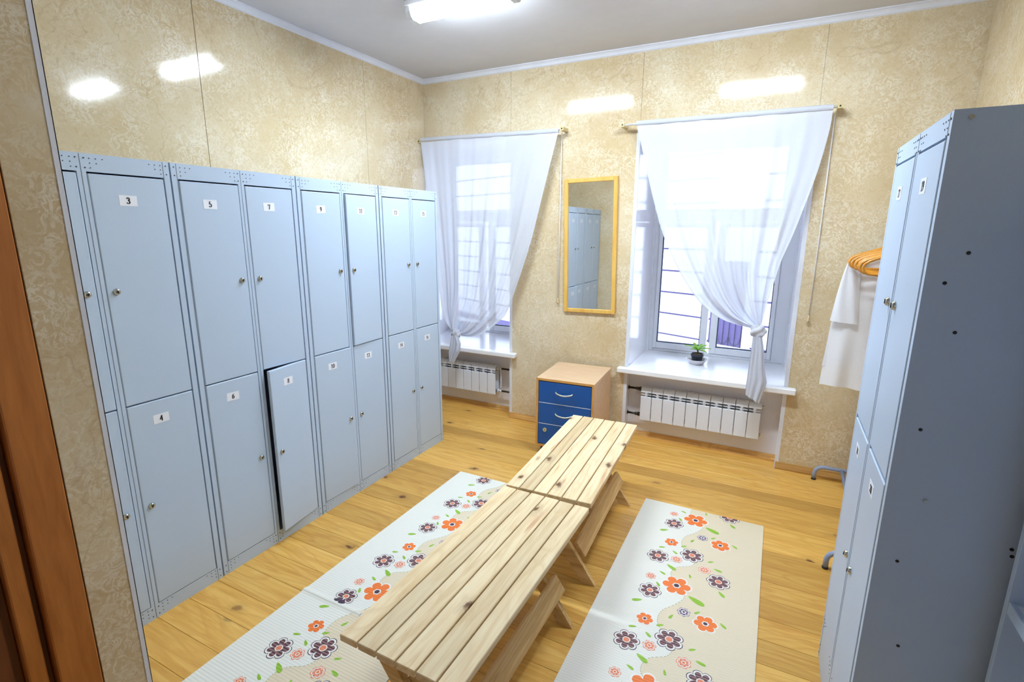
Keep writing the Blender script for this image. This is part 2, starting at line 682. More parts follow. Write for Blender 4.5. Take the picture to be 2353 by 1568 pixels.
# left wall with sheet panels
wl = struct(mbox('wall_left', M['core'], XL - 0.1, XL, YF - 0.1, YB + 0.005, 0, ZC))
for y0, y1 in ((YF, -1.238), (-1.238, -0.018), (-0.018, YB)):
    mbox('panel', M['marble'], XL, XL + 0.006, y0 + 0.0012, y1 - 0.0012, 0.0, ZC, wl, ch=0.0012)
wr = struct(mbox('wall_right', M['core'], XR, XR + 0.1, YE, YB + 0.7, 0, ZC))
yy = YB
for y1 in (0.62, -0.6, -1.82, -3.04, YE):
    if yy - y1 > 0.1:
        mbox('panel', M['marble'], XR - 0.006, XR, y1 + 0.0012, yy - 0.0012, 0.0, ZC, wr, ch=0.0012)
        yy = y1

# window wall: piers, lintels and aprons
b = MB()
y0 = YB + 0.006
b.prism([(XL, y0), (XL - 0.22, YW), (XL - 0.22, 1.5), (XL - 0.6, 1.5), (XL - 0.6, y0)], 2, 0, ZC)
b.box(W1[1] + 0.003, W2[0] - 0.003, y0, 1.5, 0, ZC)
b.box(W2[1] + 0.003, XR + 0.5, y0, 1.5, 0, ZC)
b.box(XL - 0.3, W1[1] + 0.003, y0, 1.5, ZO, ZC)
b.box(W2[0] - 0.003, W2[1] + 0.003, y0, 1.5, ZO, ZC)
b.box(XL - 0.3, W1[1] + 0.003, YN, 1.5, 0, ZS - 0.04)
b.box(W2[0] - 0.003, W2[1] + 0.003, YN, 1.5, 0, ZS - 0.04)
wb = struct(b.build('wall_back', M['plaster'], fix=True))
for x0, x1, z0, z1 in ((XL, W1[1], ZO, ZC), (W1[1], W2[0], 0, ZC), (W2[0], W2[1], ZO, ZC), (W2[1], XR, 0, ZC)):
    mbox('panel', M['marble'], x0 + 0.0008, x1 - 0.0008, YB, YB + 0.006, z0, z1, wb, ch=0.0008)

# partition beside the camera, its corner strip, and the door frame behind it
XJ = 0.62
wf = struct(mbox('wall_front', M['core'], XL - 0.1, XJ - 0.006, -2.523, YF - 0.006, 0, ZC))
mbox('panel', M['marble'], XL, XJ, YF - 0.006, YF, 0, ZC, wf, ch=0.001)
mbox('panel', M['marble'], XJ - 0.006, XJ, -2.523, YF - 0.006, 0, ZC, wf, ch=0.001)
b = MB()
b.box(XJ - 0.024, XJ + 0.002, YF, YF + 0.002, 0, ZC)
b.box(XJ, XJ + 0.002, YF - 0.011, YF + 0.002, 0, ZC)
struct(b.build('trim_4', M['white_trim']))
hl = struct(mbox('wall_hall', M['core'], XL - 0.1, 0.50, YE, -2.80, 0, ZC))
mbox('panel', M['plaster'], 0.50, 0.506, YE, -2.80, 0, ZC, hl)  # out of view; white facing put in to bounce light into the passage
wn = struct(mbox('wall_rear', M['core'], XL - 0.1, XR + 0.1, YE - 0.1, YE, 0, ZC))
mbox('panel', M['plaster'], 0.506, XR, YE, YE + 0.006, 0, ZC, wn)  # unseen end wall, faced white to throw light back at the locker side
dr = struct(mbox('door_1', M['door_dark'], 0.46, 0.575, -2.80, -2.525, 0, 2.45))
dr['label'] = 'brown wooden door frame at the left edge'
for xa, ya, yb, mt in ((0.622, -2.611, -2.526, 'door'), (0.588, -2.628, -2.611, 'door_dark'), (0.610, -2.664, -2.628, 'door'),
                       (0.584, -2.684, -2.664, 'door_dark'), (0.600, -2.790, -2.684, 'door_dark')):
    mbox('casing_board', M[mt], 0.55, xa, ya, yb, 0, 2.45, dr, ch=0.003)

# skirting
def skirt(name, x0, x1, yb):
    m = MB()
    m.prism([(yb, 0), (yb - 0.022, 0), (yb - 0.022, 0.010), (yb - 0.016, 0.022), (yb - 0.008, 0.036), (yb - 0.006, 0.046), (yb, 0.046)], 0, 0, x1 - x0)
    return struct(m.build(name, M['skirting'], loc=(x0, 0, 0), fix=True))


skirt('baseboard_back', W1[0], W1[1], YN)
skirt('baseboard_back', W1[1], W2[0], YB)
skirt('baseboard_back', W2[0], W2[1], YN)
skirt('baseboard_back', W2[1], XR, YB)


# ------------------------------------------------------------------ windows
def window(idx, op, fx0, fx1, xm0, xm1, gl, gr, splay):
    """op: opening at the wall face; fx: frame edges at the window plane; xm: mullion; gl, gr: outer glass edges"""
    y = YW
    o = MB()
    zb, zt = ZS, ZO
    for x0, x1, z0, z1 in ((fx0, gl - 0.03, zb, zt), (gr + 0.03, fx1, zb, zt), (gl - 0.03, gr + 0.03, 2.23, zt),
                           (gl - 0.03, gr + 0.03, zb, zb + 0.025), (gl - 0.03, gr + 0.03, 1.672, 1.748)):
        o.cbox(x0, x1, y, y + 0.07, z0, z1, 0.004)
    w = struct(o.build('window_%d' % idx, M['pvc'], fix=True))
    # two opening sashes and a fixed upper light
    for x0, x1, z0, z1 in ((gl, xm0, ZS + 0.078, 1.635), (xm1, gr, ZS + 0.078, 1.635), (gl, gr, 1.762, 2.215)):
        sw = min((xm1 - xm0) / 2 - 0.002, 0.052) if z1 < 1.7 else 0.022
        zo = 0.052 if z1 < 1.7 else 0.014
        s = MB()
        l = 0.030 if x0 == gl else sw
        r = 0.030 if x1 == gr else sw
        s.cbox(x0 - l, x0, y - 0.012, y + 0.05, z0 - zo, z1 + 0.032 * (z1 < 1.7) + 0.014 * (z1 > 1.7), 0.004)
        s.cbox(x1, x1 + r, y - 0.012, y + 0.05, z0 - zo, z1 + 0.032 * (z1 < 1.7) + 0.014 * (z1 > 1.7), 0.004)
        s.cbox(x0, x1, y - 0.012, y + 0.05, z0 - zo, z0, 0.004)
        s.cbox(x0, x1, y - 0.012, y + 0.05, z1, z1 + (0.032 if z1 < 1.7 else 0.014), 0.004)
        so = s.build('sash', M['pvc'], w, fix=True)
        g = MB()
        t = 0.006
        for q in ((x0, x0 + t, z0, z1), (x1 - t, x1, z0, z1), (x0, x1, z0, z0 + t), (x0, x1, z1 - t, z1)):
            g.box(q[0], q[1], y + 0.006, y + 0.03, q[2], q[3])
        g.build('gasket', M['gasket'], so)
        MB().box(x0, x1, y + 0.016, y + 0.020, z0, z1).build('pane', M['glass'], so)
    # reveal boards
    v = MB()
    x = op[0]
    v.prism([(x, YB + 0.004), (x - splay, YW + 0.02), (x - splay - 0.02, YW + 0.02), (x - 0.02, YB + 0.004)], 2, ZS, ZO)
    v.build('reveal_board', M['reveal'], w, fix=True)
    mbox('reveal_board', M['reveal'], op[1] - 0.004, op[1] + 0.003, YB + 0.004, YW + 0.02, ZS, ZO, w)
    mbox('reveal_board', M['reveal'], op[0] - splay, op[1], YB + 0.004, YW + 0.02, ZO - 0.008, ZO, w)
    # sill board with a nosing that runs past the opening
    xs0 = op[0] - (0.066 if not splay else 0.0)
    s = MB()
    s.cbox(xs0, op[1] + 0.068, YB - 0.058, YB - 0.001, ZS - 0.04, ZS, 0.006)
    s.prism([(op[0] + 0.002, YB - 0.002), (op[1] - 0.002, YB - 0.002), (op[1] - 0.002, YW + 0.01), (op[0] - splay, YW + 0.01)], 2, ZS - 0.04, ZS)
    s.build('window_sill', M['sill'], w, fix=True)
    return w


w1 = window(1, W1, -0.82, W1[1], -0.453, -0.293, -0.735, 0.10, 0.215)
w2 = window(2, W2, W2[0], W2[1], 1.662, 1.792, 1.313, 2.168, 0.0)
for q in ((W2[0] + 0.008, 'left'), (W2[1] - 0.008, 'right')):
    mbox('trim_strip', M['pvc'], q[0] - 0.008, q[0] + 0.008, YW - 0.02, YW, ZS, ZO, w2)
# small handle on the right sash of the window
mbox('handle', M['pvc'], 1.735, 1.752, YW - 0.045, YW - 0.012, 1.06, 1.19, w2, ch=0.004)

# white corner strips around the openings
n = 5
for x, s in ((W1[1], 1), (W2[0], -1), (W2[1], 1)):
    for z0, z1 in ((0.0, ZS - 0.041), (ZS + 0.001, ZO)):
        b = MB()
        b.box(min(x, x + s * 0.020), max(x, x + s * 0.020), YB - 0.002, YB, z0, z1)
        b.box(min(x, x - s * 0.0045), max(x, x - s * 0.0045), YB - 0.002, YB + 0.022, z0, z1)
        struct(b.build('trim_%d' % n, M['white_trim']))
        n += 1

# ------------------------------------------------------------------ outside: siding facade with an iron grille
fd = Vector((-0.93, 0.36, 0)).normalized()
ang = math.atan2(fd.y, fd.x)
fac = thing('building', 'white sided building outside the windows, with an iron window grille', 'building', (2.3, 5.0, -0.6), ang)
# local x runs along the facade (to the left), local -y... the wall lies on local +y or -y side away from the room
nloc = -1
mbox('wall', M['facade_gap'], -6, 9, -0.40, -0.03, 0, 6.0, fac)
for i in range(16):
    z0 = -0.022 + 0.355 * i + 0.162
    for (xa, xb) in ((-6, 0.40), (1.06, 9)):
        z1 = min(z0 + 0.325, 6.0)
        mbox('siding_board', M['facade'], xa, xb, -0.03, 0.0, z0, z1, fac, ch=0.002)
mbox('siding_board', M['facade'], 0.40, 1.06, -0.03, 0.0, 0.0, 0.455, fac)
mbox('siding_board', M['facade'], 0.40, 1.06, -0.03, 0.0, 1.75, 6.0, fac)
mbox('siding_board', M['facade'], 0.40, 0.52, -0.03, 0.01, 0.455, 1.75, fac)
wgr = MB().box(0.52, 1.06, -0.05, -0.035, 0.455, 1.75).build('shutter', M['gate'], fac)
for i in range(7):
    xb = 0.545 + 0.0955 * i * 0.98
    MB().tube([(xb, -0.01, 0.46), (xb, -0.01, 1.74)], 0.006, 6).build('grille_bar', M['iron'], fac)
for i in range(3):
    xc = 0.545 + 0.0936 * (2 * i + 1)
    for s in (-1, 1):
        pts = [(xc + s * 0.0936 * math.sin(a), -0.005, 0.475 + 0.17 * (1 - math.cos(a)) ** 1.0) for a in [k * math.pi / 2 / 8 for k in range(9)]]
        MB().tube(pts, 0.006, 6).build('grille_scroll', M['iron'], fac)
gr = MB().box(-8, 12, 1.5, 14, -0.75, -0.6).build('ground_outside', M['snow'])
struct(gr)
gr['kind'] = 'structure'

# ------------------------------------------------------------------ lockers
DIG = {
    '0': [[(.5 + .5 * math.sin(a) * .86, .5 + .5 * math.cos(a)) for a in [k * math.pi / 8 for k in range(17)]]],
    '1': [[(.22, .82), (.55, 1.0), (.55, 0.0)], [(.25, 0.0), (.85, 0.0)]],
    '2': [[(.08, .72), (.2, .92), (.5, 1.0), (.8, .9), (.88, .72), (.75, .48), (.08, .03), (.92, .03), (.95, .2)]],
    '3': [[(.1, .82), (.25, .96), (.5, 1.0), (.78, .9), (.8, .7), (.66, .56), (.42, .53), (.72, .47), (.9, .28), (.78, .08), (.5, 0.0), (.2, .03), (.06, .14)]],
    '4': [[(.68, 0.0), (.68, 1.0), (.04, .30), (.96, .30)]],
    '5': [[(.88, 1.0), (.3, 1.0), (.18, .56), (.5, .62), (.82, .5), (.9, .3), (.78, .08), (.5, 0.0), (.15, .04), (.06, .12)]],
    '6': [[(.86, .96), (.55, .88), (.25, .62), (.12, .32), (.25, .06), (.5, 0.0), (.78, .08), (.9, .3), (.78, .52), (.5, .58), (.2, .45)]],
    '7': [[(.08, .8), (.12, .97), (.92, .97), (.45, 0.0)]],
    '8': [[(.5, .54), (.2, .7), (.2, .88), (.5, 1.0), (.8, .88), (.8, .7), (.5, .54), (.14, .36), (.12, .14), (.5, 0.0), (.88, .14), (.86, .36), (.5, .54)]],
    '9': [[(.14, .04), (.45, .12), (.75, .38), (.88, .68), (.75, .94), (.5, 1.0), (.22, .92), (.1, .7), (.22, .48), (.5, .42), (.8, .55)]],
}


def number_mesh(txt, h=0.0215):
    """serif style digits: strokes thick when upright and thin when flat, in the local YZ plane facing +X"""
    m = MB()
    w = h * 0.52
    gap = h * 0.12
    tot = len(txt) * w + (len(txt) - 1) * gap
    for ci, ch in enumerate(txt):
        oy = -tot / 2 + ci * (w + gap)
        for st in DIG[ch]:
            P = [Vector((oy + a * w, (c - .5) * h)) for a, c in st]
            for i in range(len(P) - 1):
                a, c = P[i], P[i + 1]
                d = (c - a)
                if d.length < 1e-6:
                    continue
                t = abs(d.y) / d.length
                wd = h * (0.042 + 0.062 * t)
                d.normalize()
                nn = Vector((-d.y, d.x)) * wd
                e = d * wd * 0.55
                q = [a - nn - e, c - nn + e, c + nn + e, a + nn - e]
                m.quad(*[(0, p.x, p.y) for p in q])
    return m


def door_mesh(w, h):
    m = MB()
    m.cbox(-0.018, 0.0, 0, w, 0, h, 0.0025)
    return m.mesh('door', M['locker'])


def lock_mesh():
    m = MB()
    m.smooth = True
    for prof_ in ([(0.0125, 0.0), (0.0125, 0.003), (0.0105, 0.008), (0.006, 0.0095), (0.0, 0.0095)],):
        n0 = len(m.v)
        seg = 16
        for (r, t) in prof_:
            for j in range(seg):
                a = 2 * math.pi * j / seg
                m.v.append((t, r * math.cos(a), r * math.sin(a)))
        for i in range(len(prof_) - 1):
            for j in range(seg):
                j2 = (j + 1) % seg
                m.face((n0 + i * seg + j, n0 + i * seg + j2, n0 + (i + 1) * seg + j2, n0 + (i + 1) * seg + j))
    m.smooth = False
    m.cur = 1
    m.box(0.0092, 0.0112, -0.0016, 0.0016, -0.0065, 0.0065)
    m.disc((0.0094, 0, 0), 0.004, 0, 10, 0.0012)
    return m.mesh('lock', [M['lock'], M['keyhole']])


LOCK = lock_mesh()
LABEL = MB().box(0, 0.0006, -0.030, 0.030, -0.019, 0.019).mesh('number_label', M['label'])
UW, UD, UH = 0.593, 0.50, 1.86
DOORS = {}


def rivets(m, zt, zb, top_h, bot_h):
    for c0 in (0.024, 0.315):
        for side in (0, 1):
            for r_ in range(3):
                for k in range(3 - r_):
                    yy_ = (c0 + 0.012 + k * 0.020) if side == 0 else (c0 + 0.258 - 0.012 - k * 0.020)
                    m.disc((0.0002, yy_, UH - 0.016 - r_ * 0.016), 0.0021, 0, 6, 0.0008)
                    m.disc((0.0002, yy_, bot_h - 0.012 - r_ * 0.016), 0.0021, 0, 6, 0.0008)
    for yy_ in (0.012, UW - 0.012, 0.286, 0.311):
        for dz in (0.016, 0.048):
            m.disc((0.0002, yy_, UH - dz), 0.0026, 0, 6, 0.0012)
            m.disc((0.0002, yy_, dz), 0.0026, 0, 6, 0.0012)


def locker_unit(label, loc, rz, nums, zs=(0.064, 0.928, 0.933, 1.797), ajar={}, side_holes=None):
    u = thing('locker_unit', label, 'locker', loc, rz, 'grey steel locker units')
    zb0, zb1, zt0, zt1 = zs
    m = MB()
    m.box(-UD, 0, 0, 0.0012, 0, UH)                       # sides, back, top, bottom
    m.box(-UD, 0, UW - 0.0012, UW, 0, UH)
    m.box(-UD, -UD + 0.001, 0.0012, UW - 0.0012, 0.0, UH)
    m.box(-UD + 0.001, -0.001, 0.0012, UW - 0.0012, UH - 0.001, UH)
    m.box(-UD + 0.001, -0.02, 0.0012, UW - 0.0012, zb0 - 0.01, zb0 - 0.009)
    m.box(-UD + 0.001, -0.02, 0.294, 0.303, zb0 - 0.009, UH - 0.001)      # divider
    for ya, yb in ((0.0012, 0.294), (0.303, UW - 0.0012)):                # middle shelves
        m.box(-UD + 0.001, -0.02, ya, yb, zt0 - 0.006, zt0 - 0.005)
    # front frame
    m.box(-0.020, 0.0, 0.0012, 0.0235, zb0 - 0.002, zt1 + 0.002)
    m.box(-0.020, 0.0, UW - 0.0235, UW - 0.0012, zb0 - 0.002, zt1 + 0.002)
    m.box(-0.020, 0.0, 0.2845, 0.3125, zb0 - 0.002, zt1 + 0.002)
    m.box(-0.020, 0.0, 0.0012, UW - 0.0012, zt1 + 0.002, UH - 0.0005)
    m.box(-0.020, 0.0, 0.0012, UW - 0.0012, 0.0, zb0 - 0.002)
    m.build('body', M['locker'], u, fix=True)
    r = MB()
    rivets(r, zt1, zb0, UH - zt1, zb0)
    stuff(r.build('rivets', M['rivet'], u))
    # thin overlap strips of the folded sheet, left and right of the divider
    s = MB()
    for yy_ in (0.0215, 0.298, UW - 0.0225):
        s.box(0.0, 0.0006, yy_ - 0.0006, yy_ + 0.0006, 0.002, UH - 0.002)
    s.build('sheet_seam', M['rivet'], u)
    k = 0
    for col, (ya, yb) in enumerate(((0.0265, 0.2820), (0.3150, 0.5665))):
        for lvl, (za, zb) in enumerate(((zt0, zt1 - 0.004), (zb0, zb1))):
            num = nums[k]
            k += 1
            w, h = yb - ya, zb - za
            key = (round(w, 4), round(h, 4))
            if key not in DOORS:
                DOORS[key] = door_mesh(w, h)
            a = ajar.get(num, 0.0)
            if col == 0:        # hinge at low y
                d = link('door', DOORS[key], u, (0.0015, ya, za), (0, 0, R(-a)))
                ly = w - 0.030
            else:
                # hinge at high y: shift the mesh by a pivot, keep it simple with trigonometry
                d = link('door', DOORS[key], u, (0.0015 + w * math.sin(R(a)), yb - w * math.cos(R(a)), za), (0, 0, R(a)))
                ly = 0.030
            if a:
                d['label'] = 'locker door %s standing slightly open' % num
            zl = h - 0.087 if lvl == 0 else h - 0.078
            z_lock = (1.375 - 0.933) * h / 0.86 if lvl == 0 else (0.50 - 0.064) * h / 0.864
            link('lock', LOCK, d, (0.0002, ly, z_lock), (random.uniform(-0.5, 0.5), 0, 0))
            tilt = random.uniform(-0.05, 0.05)
            link('number_label', LABEL, d, (0.0, w * 0.46, zl), (tilt, 0, 0))
            number_mesh(num).build('number', M['ink'], d, (0.0011, w * 0.46, zl), (tilt, 0, 0))
    return u


locker_unit('grey locker unit at the left, doors 3 and 4, partly behind the wall edge', (0, -2.398, 0), 0, ['1', '2', '3', '4'])
locker_unit('grey locker unit with doors 5 to 8, lower door 8 standing open', (0, -1.798, 0), 0, ['5', '6', '7', '8'], ajar={'8': 8.0})
locker_unit('grey locker unit with doors 9 to 12, third along the left wall', (0, -1.198, 0), 0, ['9', '10', '11', '12'], ajar={'11': 2.6, '10': 1.2})
locker_unit('grey locker unit with doors 13 to 16, nearest the left window', (0, -0.598, 0), 0, ['13', '14', '15', '16'])
u5 = locker_unit('grey locker unit on the right with its bare steel side toward the camera', (2.469, -1.016, 0), math.pi,
                 ['17', '18', '19', '20'], zs=(0.192, 0.985, 0.996, 1.808))
# holes and bolts in the bare side (local y = UW faces the camera)
h = MB()
for x, z in ((2.537, 1.564), (2.506, 1.497), (2.540, 1.388), (2.512, 1.151), (2.515, 0.80), (2.549, 0.564), (2.716, 0.897), (2.719, 0.880)):
    h.disc((2.469 - x, UW + 0.0003, z), 0.0042, 1, 10, 0.0004)
stuff(h.build('bolt_holes', M['keyhole'], u5))
h = MB()
for x, z in ((2.499, 1.843), (2.546, 0.975)):
    h.disc((2.469 - x, UW + 0.0003, z), 0.005, 1, 10, 0.003)
h.build('bolt', M['lock'], u5)

# ------------------------------------------------------------------ open shelf cabinet at the right edge
sx0, sx1, sy0, sy1 = 2.705, 3.02, -2.42, -1.66
cab = thing('shelf_cabinet', 'grey open shelf cabinet cut off by the right edge', 'cabinet', (sx0, sy1, 0))
D = sx1 - sx0
mbox('side_panel', M['locker'], 0, D, -0.016, 0, 0, 1.75, cab, ch=0.001)
mbox('side_panel', M['locker'], 0, D, sy0 - sy1, sy0 - sy1 + 0.016, 0, 1.75, cab, ch=0.001)
mbox('back_panel', M['locker'], D - 0.006, D, sy0 - sy1 + 0.016, -0.016, 0, 1.75, cab)
for z in (0.08, 0.805, 1.28, 1.75):
    mbox('shelf', M['locker'], 0.002, D - 0.006, sy0 - sy1 + 0.016, -0.016, z - 0.030, z, cab, ch=0.001)
pp = thing('paper_sheet', 'white printed paper lying on the cabinet shelf at the right edge', 'paper', (sx0 + 0.012, sy1 - 0.03, 0.8065), R(4))
MB().box(0, 0.20, -0.29, 0, -0.001, 0.0).build('sheet', M['paper'], pp)
b = MB()
b.box(0.03, 0.05, -0.075, -0.035, 0.0, 0.0006)
b.build('green_print', M['green_ink'], pp)
b = MB()
for i in range(5):
    for j in range(3):
        b.box(0.02 + j * 0.024, 0.036 + j * 0.024, -0.100 - i * 0.022, -0.086 - i * 0.022, 0.0, 0.0006)
b.build('violet_print', M['violet_ink'], pp)


# ------------------------------------------------------------------ benches
def slat_bench(label, x, y, z, rz, L=1.02, W=0.415):
    """origin at the centre of the seat on the floor; far end at +y"""
    t = thing('slat_bench', label, 'bench', (x, y, 0), rz, 'folding pine benches')
    zt = z
    n_, gap, th = 6, 0.0055, 0.024
    sw = (W - gap * (n_ - 1)) / n_
    for i in range(n_):
        x0 = -W / 2 + i * (sw + gap)
        j = random.uniform(-0.003, 0.003)
        # mesh built with its length along local x so the grain runs along the slat
        MB().cbox(0, L + j, -sw / 2, sw / 2, -th, 0, 0.0022).build('slat', M['bench'], t, (x0 + sw / 2, -L / 2, zt), (0, 0, R(90)))
    zl = zt - th - 0.002
    for yl, tk in ((L / 2 - 0.20, 0), (-L / 2 + 0.055, 1)):
        MB().cbox(0, W - 0.05, -0.011, 0.011, -0.045, 0, 0.002).build('cleat', M['benchleg'], t, (-W / 2 + 0.025, yl + 0.026, zl + 0.002))
        for s in (1, -1):
            # leg board in the XZ plane, foot at x = s*0.205
            fx, tx = s * 0.200, s * -0.085
            d = Vector((tx - fx, 0, zl)).normalized()
            nrm = Vector((d.z, 0, -d.x)) * 0.026
            pts = [(fx - nrm.x / abs(d.z) * d.z * 1.0, 0.0), (fx + 0.026 / d.z, 0.0), (tx + 0.026 / d.z, zl), (tx - 0.026 / d.z, zl)]
            pts[0] = (fx - 0.026 / d.z, 0.0)
            m = MB()
            # local x along the leg for the grain: build directly, grain direction is close enough to vertical
            m.prism(pts, 1, -0.0105, 0.0105)
            m.build('leg', M['benchleg'], t, (0, yl + (0.0115 if s > 0 else -0.0115) * (-1), 0), fix=True)
    for s in (1, -1):
        # stretcher board lying on the outer slope of the legs
        dx = s * (0.285) / zl
        zc = 0.122
        xc = s * 0.200 - dx * zc
        slope = math.atan2(zl, -s * 0.285)
        off = Vector((math.sin(slope), 0, -math.cos(slope)))
        if off.z < 0:
            off = -off
        if s > 0 and off.x < 0:
            off = -off
        c = Vector((xc, 0, zc)) + off * 0.034
        y0_, y1_ = -L / 2 + 0.068, L / 2 - 0.155
        m = MB().cbox(0, y1_ - y0_, -0.038, 0.038, -0.010, 0.010, 0.002)
        o = m.build('stretcher', M['benchleg'], t)
        dirv = Vector((math.cos(slope), 0, math.sin(slope)))
        ex = Vector((0, 1, 0))
        ey = dirv
        ez = ex.cross(ey)
        o.matrix_local = Matrix(((ex.x, ey.x, ez.x, c.x), (ex.y, ey.y, ez.y, y0_), (ex.z, ey.z, ez.z, c.z), (0, 0, 0, 1)))
    return t


slat_bench('pine slat bench nearest the camera, knotty boards, beside the left mat', 1.341, -1.634, 0.430, R(-0.6), 1.02, 0.42)
slat_bench('paler pine slat bench in front of the blue drawer cabinet', 1.325, -0.594, 0.433, R(2.6), 1.02, 0.412)


# ------------------------------------------------------------------ floor mats
def flower(m, cx, cy, r, n, layers, hum, rot):
    """layers: (scale, inner ratio, material slot); flat printed petals on the mat"""
    for li, (sc, inner, slot) in enumerate(layers):
        m.cur = slot
        seg = n * 8
        base = len(m.v)
        z = 0.0004 + 0.0003 * li
        m.v.append((cx, cy, hum(cy) + z))
        for k in range(seg):
            a = 2 * math.pi * k / seg
            ph = (k % 8) / 8.0
            rr = inner + (1 - inner) * math.sin(math.pi * ph) ** 0.55 if inner < 1 else 1.0
            rr *= r * sc
            px, py = cx + rr * math.cos(a + rot), cy + rr * math.sin(a + rot)
            m.v.append((px, py, hum(py) + z))
        for k in range(seg):
            m.face((base, base + 1 + k, base + 1 + (k + 1) % seg))


PAT = [('so', .185, -.015, .021), ('br', .203, .087, .042), ('bo', .305, 0, .062), ('so', .405, .43, .025), ('br', .474, .49, .044),
       ('sp', .362, .158, .024), ('mo', .222, .272, .034), ('mo', .453, .186, .046), ('br', .183, .42, .044), ('br', .335, .34, .047),
       ('so', .271, .407, .024)]
LEAF = [(.40, .064, .032, 2.7), (.165, .175, .018, .5), (.227, .028, .013, 2.2), (.26, .482, .022, 2.6), (.187, .338, .013, .4), (.287, .28, .013, .6),
        (.318, .209, .013, 1.2), (.254, .353, .013, 2.5), (.52, .165, .014, 2.4), (.414, .135, .012, .8), (.425, .351, .012, .6), (.35, .508, .011, 1.9),
        (.23, .543, .013, 2.7), (.495, .573, .017, 2.3), (.463, .404, .016, 2.9)]
CURVE = [(.35, .049), (.327, .118), (.281, .183), (.269, .238), (.282, .286), (.325, .33), (.355, .384), (.34, .43), (.286, .466), (.266, .510), (.272, .55), (.302, .585), (.340, .62)]
PER = 0.605


def clip_poly(poly, lo, hi):
    """clip an (x, y) outline to lo <= y <= hi"""
    for lim, keep in ((lo, 1), (hi, -1)):
        out = []
        for i in range(len(poly)):
            a, c = poly[i - 1], poly[i]
            ia, ic = (a[1] - lim) * keep >= 0, (c[1] - lim) * keep >= 0
            if ia != ic:
                t = (lim - a[1]) / (c[1] - a[1])
                out.append((a[0] + t * (c[0] - a[0]), lim))
            if ic:
                out.append(c)
        poly = out
        if not poly:
            return []
    return poly


